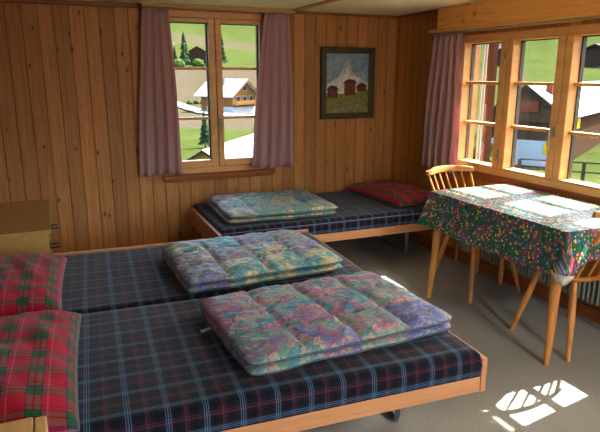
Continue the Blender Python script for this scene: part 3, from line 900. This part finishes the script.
# big chalet beyond the side window (gable with white lower storey)
k = 2.5
h1 = house('chalet', (28.3, 28.2, .83 - 1.75), 61, 4.7, 32, 3.4, 1.75, 'chalet with pale grey roof and white lower storey outside the side window', walls='wood_b', base='render', base_h=1.75, roof='slate', over=.35, thick=.14,
      wins=((-1.25, 2.55, .8, 1.0, 'green_p'), (.2, 3.9, 1.2, .7, 'red')))
obj('balcony', BX(-2.2, 2.2, -.55, -.13, 2.95, 3.05), M['wood_b'], h1)
obj('chimney', BX(.6, 1.0, 2.0, 2.4, 4.4, 5.3), M['red'], h1)
obj('wall_sign', BX(1.35, 1.85, -.11, -.06, .95, 1.65), M['yellow'], h1, label='yellow board on the white wall')
obj('side_sign', BX(2.42, 2.46, 3.2, 4.3, 2.35, 3.0), M['yellow'], h1, label='yellow board under the long eave')
# fence on the bank
fn = empty('fence', (0, 0, 0), label='grey wooden rail fence on the grass bank by the chalet', cat='fence')
fp = []
pts = [(19.7, 17.2), (21.6, 17.6), (22.2, 16.4), (22.7, 15.2), (23.2, 14.0)]
pts = [(21.0, 21.0), (21.9, 19.9), (22.8, 18.8), (23.6, 17.7), (24.4, 16.5)]
for i, (x, y) in enumerate(pts):
    z = ground(x, y)
    obj('post', BX(x - .06, x + .06, y - .06, y + .06, z - .2, z + .95), M['fence'], fn)
for (a, b) in zip(pts, pts[1:]):
    for hgt in (.5, .95):
        obj('rail', TB([(a[0], a[1], ground(*a) + hgt), (b[0], b[1], ground(*b) + hgt)], .04, 6), M['fence'], fn)

# barns on the slopes
def barn(x, y, az, w, L, label, hw=2.4, hr=1.5, roof='slate_g', **kk):
    z = min(ground(x, y), ground(x + 2, y + 2))
    return house('barn', (x, y, z + hw), az, w, L, hw, hr, label, cat='barn', walls='wood_d', roof=roof, over=.6, **kk)
barn(94, 78, 80, 8, 9, 'dark timber barn on the green slope seen in the third pane from the corner')
barn(84, 90, 30, 5, 6, 'dark hay barn on the slope seen through the pane nearest the corner')
barn(165, 156, 20, 10, 12, 'grey roofed barn high on the hill outside the side window')
barn(186, 156, 20, 12, 12, 'pale roofed barn below the dark forest', roof='slate')
barn(62, 252, 15, 11, 9, 'dark brown chalet among spruces on the hillside outside the back window', hw=4.5, hr=3.2, roof='slate_g')

# larch chalet in the valley
h2 = house('chalet', (44.0, 133.5, -2.6), -28, 8.0, 11, 5.6, 3.0, 'larch chalet with pale roof and gravel terrace outside the back window', walls='wood_m', base='render', base_h=2.4, over=1.3, thick=.3, bl=9,
      wins=((-2.2, 4.2, 1.3, 1.4, 'dglass'), (0, 4.2, 1.3, 1.4, 'dglass'), (2.2, 4.2, 1.3, 1.4, 'dglass'), (0, 6.7, 1.4, 1.1, 'dglass')))
obj('balcony', BX(-4, 4, -1.1, -.13, 2.9, 3.1), M['wood_m'], h2)
obj('balcony_rail', BX(-4, 4, -1.12, -1.04, 3.1, 3.9), M['wood_m'], h2)
obj('chimney', BX(-2.2, -1.5, 5, 5.7, 7.0, 9.2), M['slate_g'], h2)
# terrace and drive
bm = bmesh.new()
def ribbon(pts, w):
    prev = None
    for i, p in enumerate(pts):
        a = Vector(pts[min(i + 1, len(pts) - 1)]) - Vector(pts[max(i - 1, 0)]); nn = Vector((-a.y, a.x)).normalized() * w[i]
        cur = []
        for s_ in (-1, 1):
            x, y = p[0] + nn.x * s_, p[1] + nn.y * s_; cur.append(bm.verts.new((x, y, ground(x, y) + .35)))
        if prev: bm.faces.new((prev[0], prev[1], cur[1], cur[0]))
        prev = cur
ribbon([(26, 170), (31.5, 162), (34.5, 150), (34.5, 135), (38, 122), (46, 116), (54, 116), (62, 120)], [1.6, 1.6, 1.8, 2.2, 4, 8, 8, 5])
obj('path_gravel', bm, M['asphalt'], kind='structure')
def car(x, y, rz, label):
    z = ground(x, y) + .42
    r = empty('car', (x, y, z), rz, label=label, cat='car')
    bm = bmesh.new()
    prism(bm, [(-2.1, -.85, .35), (2.1, -.85, .35), (2.15, -.85, .75), (1.2, -.85, .95), (.6, -.85, 1.42), (-1.2, -.85, 1.42), (-1.9, -.85, .98), (-2.15, -.85, .9)], (0, 1.7, 0))
    obj('body', bm, M['carpaint'], r, bevel=.06)
    for x_ in (-1.3, 1.3):
        for y_ in (-.8, .62): obj('wheel', TB([(x_, y_, .33), (x_, y_ + .18, .33)], .33, 14), M['black'], r)
    obj('side_glass', BX(-1.15, .55, -.87, .87, 1.0, 1.32), M['dglass'], r)
    return r
car(45.5, 108.5, R(-50), 'dark car parked on the pale terrace of the larch chalet')
# lower building with the white roof
h3 = house('outbuilding', (9.7, 38.3, -5.05), 37, 5.0, 24, 2.2, 1.5, 'ochre outbuilding with a bright white roof just below the back window', cat='outbuilding', walls='ochre', roof='slate', over=.5, thick=.14)
obj('chimney', TB([(1.0, 9.5, 2.9), (1.0, 9.5, 4.3)], .24, 12), M['slate_g'], h3)

# trees and bushes
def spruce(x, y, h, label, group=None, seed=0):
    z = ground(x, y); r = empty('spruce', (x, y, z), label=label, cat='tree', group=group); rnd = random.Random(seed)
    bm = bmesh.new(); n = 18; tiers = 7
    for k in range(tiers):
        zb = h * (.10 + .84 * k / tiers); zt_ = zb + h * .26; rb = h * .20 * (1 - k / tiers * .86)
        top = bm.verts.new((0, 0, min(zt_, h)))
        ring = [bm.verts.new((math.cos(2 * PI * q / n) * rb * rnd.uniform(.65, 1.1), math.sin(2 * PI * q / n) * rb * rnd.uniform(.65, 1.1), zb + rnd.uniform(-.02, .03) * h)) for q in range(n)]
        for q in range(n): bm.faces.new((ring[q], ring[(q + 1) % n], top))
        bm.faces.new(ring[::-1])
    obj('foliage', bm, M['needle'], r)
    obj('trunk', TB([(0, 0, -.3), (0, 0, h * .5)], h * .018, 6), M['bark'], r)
    return r
def bush(x, y, rad_, label, seed=0, group=None, mat='leaf', sq=.8):
    z = ground(x, y); bm = bmesh.new(); bmesh.ops.create_icosphere(bm, subdivisions=4, radius=rad_)
    for v in bm.verts:
        d = v.co.normalized(); v.co *= 1 + .28 * noise.noise(d * 2.3 + Vector((seed, 0, 0))) + .14 * noise.noise(d * 7 + Vector((0, seed, 0)))
        v.co.z *= sq
    o = obj('bush', bm, M[mat], smooth=True, angle=180, label=label, cat='bush', group=group); o.location = (x, y, z + rad_ * .45)
    return o
spruce(56, 250, 14, 'tall dark spruce left of the dark hillside chalet', seed=1)
spruce(52, 251, 8, 'short spruce at the left edge of the hillside view, behind the left curtain', seed=2)
spruce(71, 246, 15, 'spruce right of the hillside chalet, partly hidden by the middle stile', seed=3)
spruce(13.6, 53.5, 3.6, 'narrow spruce rising behind the ochre outbuilding', seed=4)
bush(60, 243, 2.4, 'round bush in front of the dark hillside chalet', 1)
bush(66, 243, 2.6, 'wide bush right of the dark hillside chalet', 2)
bush(51.5, 241, 2.3, 'bush beside the tall hillside spruce', 3)
for i, (x, y) in enumerate(((36.2, 158), (38.2, 158.2), (40.2, 158.3), (42.2, 158.4), (44.2, 158.4))):
    bush(x, y, .82, 'clipped green hedge bush by the chalet drive outside the back window', 10 + i, 'hedge bushes by the drive')
bush(24.5, 28.6, 1.5, 'leafy bush beside the chalet gable seen in the pane nearest the corner', 5)
bush(20.5, 22.2, .8, 'small bush at the foot of the white chalet wall', 7)
i = 0
for (x, y) in [(225 + 16 * a + random.uniform(-2, 2), 195 - 16 * a + 14 * b + random.uniform(-2, 2)) for a in range(7) for b in range(3)]:
    spruce(x, y, random.uniform(20, 30), 'dark spruce of the forest edge at the upper right of the side window', 'forest edge on the far slope', seed=20 + i); i += 1

# our own house: eave over the side window and a verandah post with pipes
ev = empty('roof_eave', (XR + T, 2.5, 2.4), label='timber roof eave of the house projecting above the side window', cat='roof eave')
bm = bmesh.new(); prism(bm, [(0, -4, .42), (.72, -4, .075), (.72, -4, .155), (0, -4, .50)], (0, 7.4, 0)); obj('eave_boards', bm, M['wood_d'], ev)
vp = empty('verandah_post', (3.62, 4.07, 0), label='brown timber post standing outside the pane nearest the corner', cat='post')
obj('post', BX(.0, .05, -.035, .035, -2.4, 2.45), outside('brown_post', dim(150, 104, 80)), vp)
pp = empty('downpipe', (3.42, 3.895, 0), label='pair of thin white pipes beside the brown post outside', cat='pipe')
for y in (0.0, .035): obj('pipe', TB([(0, y, -2.4), (0, y, 2.45)], .008, 8), M['render'], pp)

# ------------------------------------------------------------------ light
sun_dir = Vector((1, .13, 1.09)).normalized()
sd = bpy.data.lights.new('sun', 'SUN'); sd.energy = 25; sd.color = (1, .95, .86); sd.angle = R(.53)
so = bpy.data.objects.new('sun', sd); COL.objects.link(so); so.rotation_euler = (-sun_dir).to_track_quat('-Z', 'Y').to_euler(); so.location = (20, 3, 22)
w = bpy.data.worlds.new('sky'); scn.world = w; w.use_nodes = True
nt = w.node_tree; sky = nt.nodes.new('ShaderNodeTexSky')
try: sky.sky_type = 'NISHITA'
except Exception: pass
sky.sun_disc = False; sky.sun_elevation = R(47); sky.sun_rotation = R(83); sky.air_density = 1.0; sky.dust_density = 3.0
nt.links.new(sky.outputs[0], nt.nodes['Background'].inputs[0]); nt.nodes['Background'].inputs[1].default_value = 1.15

# ------------------------------------------------------------------ camera
cam = bpy.data.cameras.new('camera'); co = bpy.data.objects.new('camera', cam); COL.objects.link(co)
co.location = (0, 0, 1.5); co.rotation_euler = (R(90 - 13.9), 0, R(-23.717))
cam.sensor_width = 36; cam.lens = 567.65 / 600 * 36; cam.clip_end = 3000; cam.clip_start = .05
scn.camera = co
scn.view_settings.view_transform = 'Standard'; scn.view_settings.look = 'None'
scn.view_settings.gamma = 1; scn.view_settings.use_curve_mapping = False; scn.view_settings.exposure = 1.05
scn.cycles.max_bounces = 12; scn.cycles.diffuse_bounces = 8; scn.cycles.transparent_max_bounces = 16
scn.cycles.sample_clamp_indirect = 20; scn.cycles.use_denoising = True
